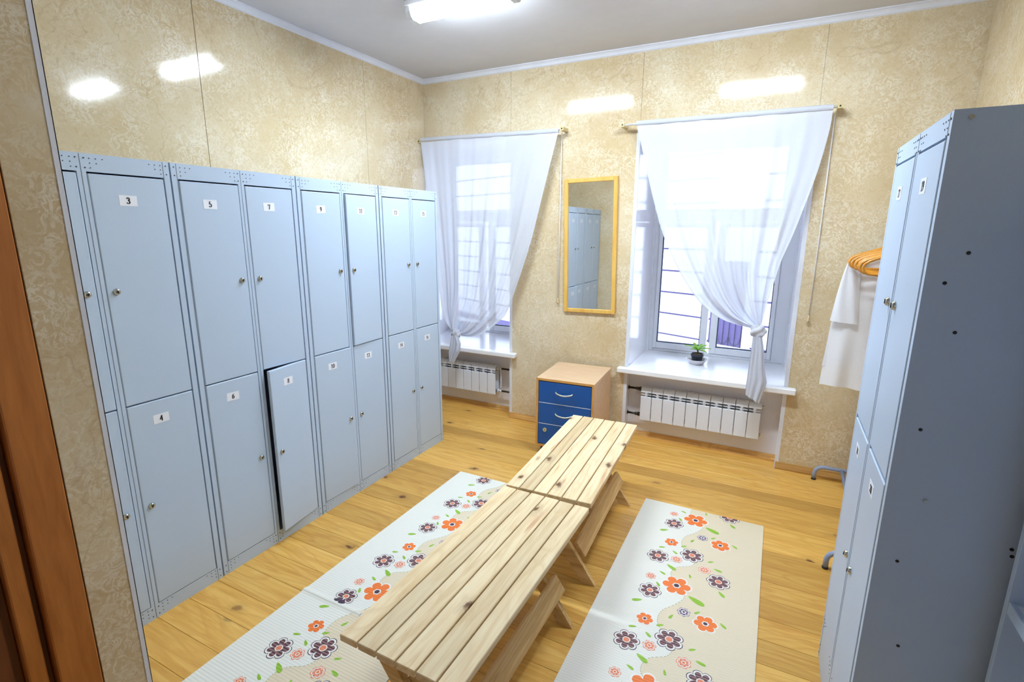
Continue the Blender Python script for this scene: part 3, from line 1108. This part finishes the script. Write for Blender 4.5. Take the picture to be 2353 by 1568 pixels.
def floor_mat(label, x0, w, y_far, L, voff, hump, skew=0.0):
    t = thing('floor_mat', label, 'mat', (x0, y_far, 0), R(skew), 'ribbed floor mats with printed flowers')

    def hum(y):
        z = 0.0062
        for hc in hump:
            z += 0.007 * math.exp(-((y - hc) / 0.012) ** 2)
        return z
    ys = sorted(set([-L * i / 60 for i in range(61)] + [hc + k * 0.006 for hc in hump for k in range(-5, 6)]))
    m = MB()
    nn = len(ys)
    for y in ys:
        m.v += [(0, y, hum(y)), (w, y, hum(y)), (0, y, 0.0004), (w, y, 0.0004)]
    for i in range(nn - 1):
        a, c = 4 * i, 4 * i + 4
        m.face((a, a + 1, c + 1, c))
        m.face((a + 2, c + 2, c + 3, a + 3))
        m.face((a, c, c + 2, a + 2))
        m.face((a + 1, a + 3, c + 3, c + 1))
    m.face((0, 2, 3, 1))
    e = 4 * (nn - 1)
    m.face((e, e + 1, e + 3, e + 2))
    m.build('mat_sheet', M['cream'], t, fix=True)
    # beige right half beyond the wavy seam
    m = MB()
    pts = []
    for k in range(-2, 6):
        for (u, v) in CURVE[:-1]:
            pts.append((u, voff + v + k * PER))
    pts = [p for p in pts if 0.0 <= p[1] <= L]
    sm = []
    for i in range(len(pts) - 1):
        p0, p1, p2, p3 = pts[max(i - 1, 0)], pts[i], pts[i + 1], pts[min(i + 2, len(pts) - 1)]
        for j in range(4):
            s = j / 4
            q = [0.5 * (2 * p1[d] + (p2[d] - p0[d]) * s + (2 * p0[d] - 5 * p1[d] + 4 * p2[d] - p3[d]) * s * s + (3 * p1[d] - p0[d] - 3 * p2[d] + p3[d]) * s ** 3) for d in (0, 1)]
            sm.append(q)
    sm = [(sm[0][0], 0.0)] + sm + [(sm[-1][0], L)]
    for i in range(len(sm) - 1):
        (ua, va), (ub, vb) = sm[i], sm[i + 1]
        m.quad((ua, -va, hum(-va) + 0.00025), (ub, -vb, hum(-vb) + 0.00025), (w - 0.001, -vb, hum(-vb) + 0.00025), (w - 0.001, -va, hum(-va) + 0.00025))
    m.build('beige_field', M['beige'], t)
    m = MB()
    for i in range(1, len(sm) - 2):
        (ua, va), (ub, vb) = sm[i], sm[i + 1]
        d = Vector((ub - ua, vb - va))
        if d.length < 1e-6:
            continue
        d.normalize()
        q = Vector((-d.y, d.x)) * 0.0011
        va2 = va + (vb - va) * 0.55
        ub2 = ua + (ub - ua) * 0.55
        za = hum(-va) + 0.0005
        m.quad((ua - q.x, -(va - q.y), za), (ub2 - q.x, -(va2 - q.y), za), (ub2 + q.x, -(va2 + q.y), za), (ua + q.x, -(va + q.y), za))
    m.build('dotted_line', M['stem_print'], t)
    rr = random.Random(3)
    mats = [M['white_print'], M['orange'], M['salmon'], M['brown'], M['purple'], M['dark_print']]
    kinds = {'bo': [(1.12, .68, 0), (1.0, .60, 1), (.30, .8, 0), (.20, .8, 5)],
             'mo': [(1.14, .70, 0), (1.0, .68, 1), (.32, .8, 0), (.20, .8, 5)],
             'so': [(1.15, .72, 2), (1.0, .72, 0), (.82, .66, 2), (.36, 1., 0), (.22, 1., 1)],
             'sp': [(1.15, .72, 4), (1.02, .72, 0), (.84, .66, 4), (.42, 1., 0), (.22, 1., 5)],
             'br': [(1.22, .76, 5), (1.15, .74, 0), (1.0, .54, 3), (.36, .9, 0), (.27, 1., 2)]}
    for k in range(-2, 6):
        for (kd, u, v, r) in PAT:
            vv = voff + v + k * PER
            if vv < -r * 0.6 or vv > L + r * 0.6:
                continue
            m = MB()
            n_ = 6 if kd in ('bo', 'mo') else 7
            flower(m, u, -vv, r, n_, kinds[kd], hum, rr.uniform(0, 1))
            # keep the print on the mat: pull vertices that run over the cut end back to it
            m.v = [(x, min(max(y, -L), -0.0005), z) for (x, y, z) in m.v]
            m.build('printed_flower', mats, t)
        for (u, v, r, a) in [(q[0], q[1], q[2] * 1.25, q[3]) for q in LEAF]:
            vv = voff + v + k * PER
            if vv < r or vv > L - r:
                continue
            m = MB()
            P = []
            for j in range(14):
                s = 2 * math.pi * j / 14
                lx = math.cos(s) * r
                ly = math.sin(s) * r * 0.36 * (1 - 0.35 * math.cos(s))
                P.append((u + lx * math.cos(a) - ly * math.sin(a), -vv + lx * math.sin(a) + ly * math.cos(a)))
            m.v = [(px, py, hum(py) + 0.0006) for px, py in P]
            m.face(range(14))
            m.build('printed_leaf', M['leaf_print'], t)
    return t


floor_mat('flowered cream and beige floor mat between lockers and benches, with a crease across', 0.413, 0.655, -0.392, 2.0, 0.558, [-1.302], 0.0)
floor_mat('flowered cream and beige floor mat to the right of the benches', 1.606, 0.648, -0.162, 2.2, 0.118, [], 0.0)

# ------------------------------------------------------------------ drawer pedestal
pd = thing('drawer_pedestal', 'beech drawer cabinet with blue drawer fronts under the mirror', 'cabinet', (0.926, 0.386, 0), R(3.2))
hw, hd = 0.212, 0.245
for s in (-1, 1):
    mbox('side_panel', M['beech'], s * hw - (0.016 if s > 0 else 0), s * hw + (0 if s > 0 else 0.016), -hd, hd, 0.058, 0.557, pd, ch=0.001)
mbox('top_panel', M['beech'], -hw, hw, -hd, hd, 0.5575, 0.574, pd, ch=0.0012)
mbox('bottom_panel', M['beech'], -hw + 0.0165, hw - 0.0165, -hd + 0.002, hd, 0.058, 0.074, pd)
mbox('back_panel', M['beech'], -hw + 0.0165, hw - 0.0165, hd - 0.012, hd - 0.002, 0.0745, 0.557, pd)
b = MB()
b.box(-hw, -hw + 0.016, -hd - 0.0008, -hd, 0.058, 0.557)
b.box(hw - 0.016, hw, -hd - 0.0008, -hd, 0.058, 0.557)
b.box(-hw, hw, -hd - 0.0008, -hd, 0.5575, 0.574)
b.box(-hw + 0.0165, hw - 0.0165, -hd - 0.0008, -hd, 0.058, 0.074)
b.build('edge_band', M['beech_edge'], pd)
zz = [0.077, 0.2355, 0.394, 0.5525]
for i in range(3):
    d = mbox('drawer', M['blue'], -hw + 0.019, hw - 0.019, -hd + 0.001, -hd + 0.017, zz[i] + 0.002, zz[i + 1] - 0.002, pd, ch=0.0015)
    # pale top edge of the drawer front seen in the joint, and the hollow box behind
    MB().box(-hw + 0.021, hw - 0.021, -hd + 0.018, hd - 0.03, zz[i] + 0.006, zz[i + 1] - 0.03).build('drawer_box', M['beech'], d)
    zc = (zz[i] + zz[i + 1]) / 2
    if i > 0:
        zc += 0.006
        pts = [(-0.060, -hd + 0.001, zc + 0.004), (-0.060, -hd - 0.012, zc + 0.004)]
        for k in range(-5, 6):
            s = k / 5
            pts.append((0.055 * s, -hd - 0.016 - 0.012 * (1 - s * s), zc - 0.008 * (1 - s * s)))
        pts += [(0.060, -hd - 0.012, zc + 0.004), (0.060, -hd + 0.001, zc + 0.004)]
        MB().tube(pts, 0.0055, 8).build('handle', M['handle'], d)
    else:
        m = MB()
        m.disc((-0.140, -hd + 0.001, zc + 0.035), 0.014, 1, 16, 0.010, -1)
        m.cur = 1
        m.disc((-0.140, -hd - 0.0092, zc + 0.035), 0.004, 1, 8, 0.001, -1)
        m.build('drawer_lock', [M['knob'], M['caster']], d, fix=True)
for i in range(2):      # pale strips in the joints between the fronts
    mbox('joint_strip', M['label'], -hw + 0.019, hw - 0.019, -hd + 0.0008, -hd + 0.004, zz[i + 1] - 0.0018, zz[i + 1] + 0.0018, pd)
for sx in (-1, 1):
    for sy in (-1, 1):
        m = MB()
        m.tube([(-0.012, 0.0, 0.0205), (0.012, 0.0, 0.0205)], 0.0195, 14)
        m.box(-0.010, 0.010, -0.012, 0.012, 0.036, 0.058)
        m.build('caster', M['caster'], pd, (sx * 0.17, sy * 0.20, 0.0005))

# ------------------------------------------------------------------ mirror
mr = thing('wall_mirror', 'tall wall mirror in a yellow wood frame between the windows', 'mirror', (0.906, 0.6835, 1.478))
mr.rotation_euler = (0, R(-1.35), 0)
ow, oh, fw = 0.205, 0.500, 0.030
for x0, x1, z0, z1 in ((-ow, -ow + fw, -oh, oh), (ow - fw, ow, -oh, oh), (-ow + fw, ow - fw, oh - fw, oh), (-ow + fw, ow - fw, -oh, -oh + fw)):
    mbox('frame_rail', M['mframe'], x0, x1, -0.020, 0.0, z0, z1, mr, ch=0.003)
mbox('mirror_glass', M['mirror'], -ow + fw - 0.003, ow - fw + 0.003, -0.010, -0.002, -oh + fw - 0.003, oh - fw + 0.003, mr)


# ------------------------------------------------------------------ radiators
def radiator(label, x0, n_, pipe_side, pipe_len):
    t = thing('radiator', label, 'radiator', (x0, 0.742, 0), 0, 'white sectional radiators under the windows')
    p = 0.0835
    zb, zt = 0.172, 0.432
    sec = MB()
    w = 0.0795
    # front plate of the section with chamfered edges
    sec.cbox(-w / 2, w / 2, -0.040, -0.030, zb, 0.362, 0.003)
    # rounded head
    pr = [(-0.040, 0.396), (-0.0385, 0.410), (-0.030, 0.423), (-0.016, 0.431), (0.016, 0.431), (0.030, 0.423), (0.036, 0.410), (0.036, 0.396)]
    sec.prism(pr, 0, -w / 2, w / 2)
    # grille between plate and head: rib, bar, recessed web
    sec.box(-0.004, 0.004, -0.040, -0.026, 0.362, 0.396)
    sec.box(-w / 2 + 0.002, w / 2 - 0.002, -0.038, -0.026, 0.376, 0.381)
    sec.box(-0.012, 0.012, -0.030, 0.034, zb + 0.008, 0.398)
    sec.box(-w / 2, w / 2, 0.028, 0.036, zb + 0.01, 0.405)
    sec.box(-0.0025, 0.0025, -0.020, 0.020, 0.431, 0.436)
    sec.cur = 1
    sec.box(-w / 2, w / 2, -0.010, 0.010, 0.384, 0.400)
    sec.box(-w / 2, w / 2, -0.010, 0.010, zb + 0.012, zb + 0.040)
    sm = sec.mesh('section', [M['radiator'], M['radgap']])
    for i in range(n_):
        link('section', sm, t, ((i + 0.5) * p, 0, 0))
    ex = 0.0 if pipe_side < 0 else n_ * p
    s = pipe_side
    for z in (0.408, 0.203):
        MB().tube([(ex, 0, z), (ex + s * pipe_len, 0, z)], 0.0085, 10).build('pipe', M['pipe'], t)
        v = MB()
        v.tube([(ex + s * 0.004, 0, z), (ex + s * 0.020, 0, z)], 0.017, 8)
        v.tube([(ex + s * 0.020, 0, z), (ex + s * 0.044, 0, z)], 0.0125, 6)
        v.build('valve', M['pipe'] if s < 0 else M['pipe_w'], t)
        c = MB()
        c.tube([(ex + s * (pipe_len - 0.006), 0, z), (ex + s * (pipe_len - 0.001), 0, z)], 0.017, 12)
        c.build('pipe_collar', M['pipe'], t)
    # wall brackets
    for i in (1, n_ - 2):
        mbox('bracket', M['radiator'], (i + 0.5) * p + 0.030, (i + 0.5) * p + 0.050, 0.036, 0.057, 0.35, 0.38, t)
    oe = n_ * p if s < 0 else 0.0
    for z in (0.398, 0.195):
        MB().tube([(oe, 0, z), (oe - s * 0.014, 0, z)], 0.014, 10).build('plug', M['handle'], t)
    return t


radiator('white ten-section radiator under the right window with the plant', 1.345, 10, -1, 0.105)
rl = radiator('white radiator under the left window, behind the lockers', -0.512, 7, 1, 0.150)
MB().tube([(7 * 0.0835 + 0.030, 0, 0.395), (7 * 0.0835 + 0.036, 0, 0.37), (7 * 0.0835 + 0.036, 0, 0.24), (7 * 0.0835 + 0.030, 0, 0.215)], 0.007, 8).build('bypass_pipe', M['pipe_w'], rl)


# ------------------------------------------------------------------ curtains, rods and cords
def interp(poly, t):
    seg = [0.0]
    for i in range(1, len(poly)):
        seg.append(seg[-1] + math.hypot(poly[i][0] - poly[i - 1][0], poly[i][1] - poly[i - 1][1]))
    s = t * seg[-1]
    for i in range(1, len(poly)):
        if s <= seg[i] or i == len(poly) - 1:
            f = (s - seg[i - 1]) / max(seg[i] - seg[i - 1], 1e-6)
            f = min(max(f, 0), 1)
            return (poly[i - 1][0] + f * (poly[i][0] - poly[i - 1][0]), poly[i - 1][1] + f * (poly[i][1] - poly[i - 1][1]))


def smooth_poly(poly, k=6):
    out = []
    for i in range(len(poly) - 1):
        p0, p1, p2, p3 = poly[max(i - 1, 0)], poly[i], poly[i + 1], poly[min(i + 2, len(poly) - 1)]
        for j in range(k):
            s = j / k
            out.append(tuple(0.5 * (2 * p1[d] + (p2[d] - p0[d]) * s + (2 * p0[d] - 5 * p1[d] + 4 * p2[d] - p3[d]) * s * s + (3 * p1[d] - p0[d] - 3 * p2[d] + p3[d]) * s ** 3) for d in (0, 1)))
    out.append(poly[-1])
    return out


def curtain(label, left, right, knot, tail, sag_side, folds, seed, group='knotted sheer curtains at the windows'):
    rr = random.Random(seed)
    yc = 0.600
    c = thing('sheer_curtain', label, 'curtain', ((left[0][0] + right[0][0]) / 2, yc, 0), 0, group)
    ox = c.location.x
    LP, RP = smooth_poly(left), smooth_poly(right)
    ph = [rr.uniform(0, 6.28) for _ in range(4)]

    def fn(u, t):
        a, bq = interp(LP, t), interp(RP, t)
        x = a[0] + (bq[0] - a[0]) * u
        z = a[1] + (bq[1] - a[1]) * u
        wdt = abs(bq[0] - a[0]) + abs(bq[1] - a[1]) * 0.6
        amp = 0.010 * min(1, 0.25 + t * 1.1) * min(1.0, wdt / 0.25)
        w1_ = math.sin(2 * math.pi * folds * u + ph[0] + 0.8 * t)
        w2_ = math.sin(2 * math.pi * folds * 2.3 * u + ph[1]) * 0.45
        w3_ = math.sin(2 * math.pi * folds * 0.45 * u + ph[2] + t)
        yv = amp * (w1_ + w2_ + w3_ * 0.8) - 0.010 * math.sin(math.pi * min(1, t)) + (u - .5) * 0.012 * t
        # bundle gains body as it gathers
        yv += 0.022 * max(0.0, t - 0.75) / 0.25 * math.sin(2 * math.pi * u * 2.5)
        zz_ = z + 0.004 * w1_ * t
        return (x - ox, yv, zz_)
    m = MB()
    m.smooth = True
    m.grid(fn, 130, 64)
    cl = m.build('curtain_cloth', M['sheer'], c)
    # hem band along the top (rod pocket) as a doubled strip of cloth
    m = MB()
    m.smooth = True

    def pocket(u, t):
        x = left[0][0] + (right[0][0] - left[0][0]) * u
        z = left[0][1] + (right[0][1] - left[0][1]) * u
        a = 2 * math.pi * t
        return (x - ox, 0.012 * math.cos(a), z + 0.002 + 0.016 * math.sin(a))
    m.grid(pocket, 60, 12)
    m.build('rod_pocket', M['sheer'], c)
    # the knot: a wrapped, squashed ball of cloth
    kx, kz, kr = knot
    m = MB()
    m.smooth = True

    def ball(u, v):
        th, la = 2 * math.pi * u, math.pi * v
        rad = kr * (1 + 0.13 * math.sin(3 * th + 5 * la) + 0.06 * math.sin(7 * th - 3 * la))
        return (kx - ox + rad * math.sin(la) * math.cos(th), -0.012 + 0.85 * rad * math.sin(la) * math.sin(th), kz + 0.95 * rad * math.cos(la))
    m.grid(ball, 40, 24)
    m.build('knot', M['knot'], c)
    # hanging tail below the knot: closed pleated tube between two side outlines
    tl, tr = tail

    def tf(u, t):
        a, bq = interp(tl, t), interp(tr, t)
        th = 2 * math.pi * u
        cx, cz = (a[0] + bq[0]) / 2, (a[1] + bq[1]) / 2
        hx, hz = (bq[0] - a[0]) / 2, (bq[1] - a[1]) / 2
        k = math.cos(th)
        dy = 0.020 * math.sin(th) * (1 + 0.3 * math.sin(5 * th)) + 0.005 * math.sin(9 * th + 2 * t)
        return (cx + hx * k - ox, -0.032 + dy, cz + hz * k)
    m = MB()
    m.smooth = True
    m.grid(tf, 48, 30)
    m.build('tail', M['sheer'], c)
    return c


C1L = [(-0.574, 2.329), (-0.511, 1.88), (-0.458, 1.482), (-0.414, 1.149), (-0.376, 0.884), (-0.298, 0.740)]
C1R = [(0.663, 2.306), (0.551, 1.874), (0.454, 1.504), (0.32, 1.12), (0.245, 0.936), (0.152, 0.845), (0.016, 0.746), (-0.101, 0.701), (-0.217, 0.700)]
curtain('sheer white knotted curtain at the left window, partly behind the lockers', C1L, C1R, (-0.252, 0.716, 0.042),
        ([(-0.280, 0.705), (-0.296, 0.642), (-0.321, 0.541), (-0.314, 0.470)], [(-0.225, 0.705), (-0.196, 0.633), (-0.207, 0.562), (-0.263, 0.462)]), 1, 7, 5)
C2L = [(1.229, 2.308), (1.292, 2.093), (1.367, 1.835), (1.457, 1.574), (1.576, 1.34), (1.719, 1.14), (1.853, 1.036), (1.965, 0.998), (2.070, 0.978)]
C2R = [(2.367, 2.302), (2.362, 2.177), (2.33, 1.962), (2.285, 1.762), (2.236, 1.568), (2.192, 1.419), (2.16, 1.253), (2.139, 1.139), (2.121, 1.005)]
curtain('sheer white knotted curtain at the right window with a long hanging tail', C2L, C2R, (2.105, 0.962, 0.046),
        ([(2.078, 0.930), (2.078, 0.879), (2.074, 0.761), (2.07, 0.61), (2.069, 0.533)], [(2.134, 0.930), (2.15, 0.858), (2.17, 0.714), (2.191, 0.627), (2.162, 0.478)]), -1, 6, 11)


def rod(label, x0, x1, z, ends):
    t = thing('curtain_rod', label, 'curtain rod', ((x0 + x1) / 2, 0.600, z), 0, 'curtain rods')
    hx = (x1 - x0) / 2
    MB().tube([(-hx, 0, 0), (hx, 0, 0)], 0.008, 10).build('rod', M['rod'], t)
    for e in ends:
        m = MB()
        m.box(e * hx - 0.012, e * hx + 0.012, -0.011, 0.084, -0.012, 0.012)
        m.build('bracket', M['rod_end'], t)
        m = MB()
        m.disc((e * hx + 0.0, -0.0112, 0), 0.005, 1, 8, 0.003, -1)
        m.build('screw', M['keyhole'], t, fix=True)
    return t


rod('pale curtain rod over the left window', -0.590, 0.690, 2.318, (-1, 1))
rod('pale curtain rod over the right window, bare end by the mirror side', 1.135, 2.400, 2.306, (-1, 1))


def pull_cord(label, x, z0, z1, y=0.668):
    t = thing('pull_cord', label, 'cord', (x, y, z0), 0, 'white pull cords beside the curtains')
    MB().tube([(0, 0, 0.03), (0.0005, 0, (z1 - z0) * .5), (0.0, 0, z1 - z0)], 0.0034, 6).build('cord', M['cord'], t)
    m = MB()
    m.lathe([(0.0, -0.014), (0.007, -0.012), (0.0085, -0.002), (0.006, 0.018), (0.004, 0.032), (0, 0.034)], 12)
    m.build('toggle', M['toggle'], t, fix=True)
    return t


pull_cord('thin white pull cord hanging left of the mirror', 0.660, 1.045, 2.306)
pull_cord('thin white pull cord with beige toggle right of the right window', 2.385, 1.045, 2.294)

# ------------------------------------------------------------------ plant on the sill
sc = thing('plant_saucer', 'white bowl-shaped saucer on the window sill under the plant pot', 'saucer', (1.690, 1.03, ZS + 0.0006))
m = MB()
m.lathe([(0.0, 0.0), (0.046, 0.0), (0.050, 0.004), (0.066, 0.026), (0.078, 0.036), (0.080, 0.040), (0.076, 0.040), (0.062, 0.028), (0.046, 0.008), (0.0, 0.007)], 32)
m.build('bowl', M['saucer'], sc, fix=True)
pt = thing('potted_plant', 'small green potted plant in a black pot on the right window sill', 'plant', (1.690, 1.03, ZS + 0.0085))
m = MB()
m.lathe([(0.0, 0.0), (0.034, 0.0), (0.036, 0.006), (0.042, 0.052), (0.047, 0.053), (0.049, 0.070), (0.046, 0.074), (0.043, 0.073), (0.041, 0.060), (0.0, 0.058)], 32)
m.build('pot', M['pot'], pt, fix=True)
m = MB()
m.lathe([(0.0405, 0.0605), (0.028, 0.069), (0.010, 0.073), (0.0, 0.073)], 20)
m.build('soil', M['soil'], pt, fix=True)
MB().tube([(0, 0, 0.07), (0.004, 0.002, 0.090), (0.0, 0, 0.104)], 0.006, 8).build('stem', M['stem'], pt)
rl_ = random.Random(4)
for i, (az, el, ln, wd) in enumerate([(0.2, 0.45, 0.10, 0.024), (3.0, 0.55, 0.105, 0.022), (1.2, 0.8, 0.075, 0.02), (-1.0, 0.5, 0.07, 0.022), (2.2, 0.9, 0.08, 0.018),
                                      (-2.2, 0.5, 0.072, 0.02), (4.2, 0.95, 0.06, 0.018), (0.7, 0.7, 0.09, 0.02), (-0.5, 0.25, 0.085, 0.02), (2.7, 0.2, 0.07, 0.018)]):
    m = MB()
    m.smooth = True

    def lf(u, v, az=az, el=el, ln=ln, wd=wd):
        s = u
        r = ln * s
        h = ln * (math.sin(el) * s - 0.35 * s * s * (1 - el * .4))
        w_ = wd * (math.sin(math.pi * min(1, 0.12 + 0.88 * s)) ** 0.8 * (0.3 + 0.9 * s)) * (v - .5) * 2
        c_ = abs(v - .5) * 0.012
        return (r * math.cos(az) * math.cos(el * .6) - w_ * math.sin(az), r * math.sin(az) * math.cos(el * .6) + w_ * math.cos(az), 0.098 + h + c_)
    m.grid(lf, 10, 4)
    m.build('leaf', M['leaf'], pt)

# ------------------------------------------------------------------ clothes rack, hangers and gown
rk = thing('clothes_rack', 'grey tubular clothes rack behind the right locker, feet showing', 'clothes rack', (2.735, 0.09, 0))


def arc_foot(y):
    pts = [(-0.205, y, 0.008)]
    pts.append((-0.204, y, 0.045))
    for k in range(1, 7):
        a = k / 6 * math.pi / 2
        pts.append((-0.204 + 0.05 * (1 - math.cos(a)), y, 0.045 + 0.05 * math.sin(a)))
    right = [(-p[0], p[1], p[2]) for p in pts[::-1]]
    o = MB().tube(pts + right, 0.0125, 12).build('foot', M['rack'], rk)
    for s in (-1, 1):
        MB().tube([(s * 0.205, y, 0.0005), (s * 0.205, y, 0.012)], 0.0138, 12).build('foot_cap', M['foot_cap'], o)


for y in (0.52, -0.50):
    arc_foot(y)
    MB().tube([(0, y, 0.095), (0, y, 1.579)], 0.0125, 12).build('upright', M['rack'], rk)
MB().tube([(-0.055, 0.52, 0.093), (-0.055, 0.1, 0.070), (-0.055, -0.50, 0.093)], 0.0125, 12).build('lower_bar', M['rack'], rk)
MB().tube([(0, -0.62, 1.592), (0, 0.56, 1.592)], 0.0125, 12).build('rail', M['rack'], rk)
RX, RZ = 2.735, 1.592


def hanger_meshes():
    path = []
    # neck, right shoulder, right rounded tip, trouser bar, left tip, left shoulder
    half = [(0.0, 0.0), (0.05, -0.016), (0.11, -0.040), (0.165, -0.058), (0.192, -0.071), (0.208, -0.084), (0.214, -0.100), (0.208, -0.116), (0.194, -0.127), (0.15, -0.133), (0.06, -0.134)]
    pts = [(x, 0, z) for x, z in half] + [(-x, 0, z) for x, z in half[::-1]][:-1]
    loop = MB().tube(pts, 0.0062, 8, closed=True).mesh('hanger_loop', M['hanger'])
    hk = [(0, 0, -0.004), (0, 0, 0.030)]
    for k in range(0, 11):
        a = -math.pi / 2 + k / 10 * 1.45 * math.pi
        hk.append((0.0 + 0.0165 * math.cos(a), 0, 0.0465 + 0.0165 * math.sin(a)))
    hook = MB().tube(hk, 0.0018, 6).mesh('hook', M['hook'])
    return loop, hook


LOOP, HOOK = hanger_meshes()
hg = random.Random(9)
NH = 14
for i in range(NH):
    y = 0.315 - i * 0.041
    if i == 0:
        lab = 'orange-brown hanger holding the white gown, farthest on the rack'
    elif i == NH - 1:
        lab = 'nearest orange-brown hanger of the bunch beside the right locker'
    else:
        lab = 'middle hanger of the orange-brown bunch beside the right locker'
    # the hook bends over the rail, so the loop hangs just under it
    t = thing('clothes_hanger', lab, 'hanger', (RX + hg.uniform(-0.006, 0.006), y, RZ - 0.0495), hg.uniform(-0.07, 0.07), 'hangers on the clothes rack')
    link('hanger_loop', LOOP, t)
    link('hook', HOOK, t)

gn = thing('hanging_gown', 'thin white short-sleeved gown hanging by the right window', 'gown', (RX, 0.315, 0))


def gown_panel(yo, hem, seed, sgn):
    L_ = [(2.527, 1.466), (2.505, 1.36), (2.487, 1.2), (2.476, 1.05), (2.468, 0.9), (2.462, hem)]
    R_ = [(2.943, 1.466), (2.965, 1.36), (2.97, 1.2), (2.972, 1.05), (2.975, 0.9), (2.978, hem)]

    def fn(u, t):
        a, b_ = interp(L_, t), interp(R_, t)
        x = a[0] + (b_[0] - a[0]) * u
        neck = 0.060 * (1 - abs(2 * u - 1)) * (1 - t)
        z = a[1] + neck + 0.008 * math.sin(9 * u + seed) * t
        edge = math.sin(math.pi * u) ** 0.5
        yv = sgn * (0.004 + 0.016 * edge * min(1, t * 3)) + yo * t * edge + 0.012 * t * math.sin(17 * u + seed + 2 * t) + 0.006 * t * math.sin(31 * u + seed)
        return (x - RX, yv, z)
    m = MB()
    m.smooth = True
    m.grid(fn, 40, 30)
    return m


gown_panel(0.0, 0.725, 0.4, -1).build('front_panel', M['gown'], gn)
gown_panel(0.01, 0.835, 2.1, 1).build('back_panel', M['gown'], gn)
for s in (-1, 1):
    def slv(u, t, s=s):
        # flattened sleeve tube from the shoulder down
        th = 2 * math.pi * u
        top_o, top_i = (0.208, 1.462), (0.165, 1.475)
        bo, bi = (0.266, 1.110), (0.128, 1.100)
        ox_, oz_ = top_o[0] + (bo[0] - top_o[0]) * t ** 0.6, top_o[1] + (bo[1] - top_o[1]) * t
        ix_, iz_ = top_i[0] + (bi[0] - top_i[0]) * t, top_i[1] + (bi[1] - top_i[1]) * t
        k = 0.5 + 0.5 * math.cos(th)
        x = ix_ + (ox_ - ix_) * k
        z = iz_ + (oz_ - iz_) * k
        yv = -0.020 + 0.022 * math.sin(th) * (0.4 + t * 0.6) + 0.004 * math.sin(5 * th + 4 * t)
        return (s * x, yv, z)
    m = MB()
    m.smooth = True
    m.grid(slv, 28, 16)
    m.build('sleeve', M['gown'], gn)


# ------------------------------------------------------------------ ceiling lamps
def ceiling_lamp(label, x0, x1, yc, visible=True):
    t = thing('ceiling_lamp', label, 'lamp', ((x0 + x1) / 2, yc, ZC), 0, 'fluorescent ceiling lamps')
    hx = (x1 - x0) / 2
    mbox('housing', M['lamp_body'], -hx, hx, -0.074, 0.074, -0.026, -0.0005, t, ch=0.003)
    pr = [(-0.060, -0.027), (-0.058, -0.050), (-0.048, -0.072), (-0.030, -0.083), (0.030, -0.083), (0.048, -0.072), (0.058, -0.050), (0.060, -0.027)]
    m = MB()
    m.prism(pr, 0, -hx + 0.030, hx - 0.030)
    m.mi = [0, 0] + [1, 1, 0, 0, 0, 1, 1, 1]
    m.build('diffuser', [M['lamp'], M['lamp_side']], t, fix=True)
    for s in (-1, 1):
        m = MB()
        m.prism([(p[0] * 1.04, p[1] * 1.01 - 0.0005 + (0.0 if p[1] > -0.03 else -0.001)) for p in pr], 0, s * hx - (0.030 if s > 0 else 0), s * hx + (0 if s > 0 else 0.030))
        m.build('end_cap', M['lamp_body'], t, fix=True)
    return t


ceiling_lamp('fluorescent ceiling lamp at the top of the picture, left one of the row', 0.235, 0.880, -0.52)
ceiling_lamp('fluorescent ceiling lamp above the right mat, mirrored in the window wall', 1.580, 2.225, -0.52)
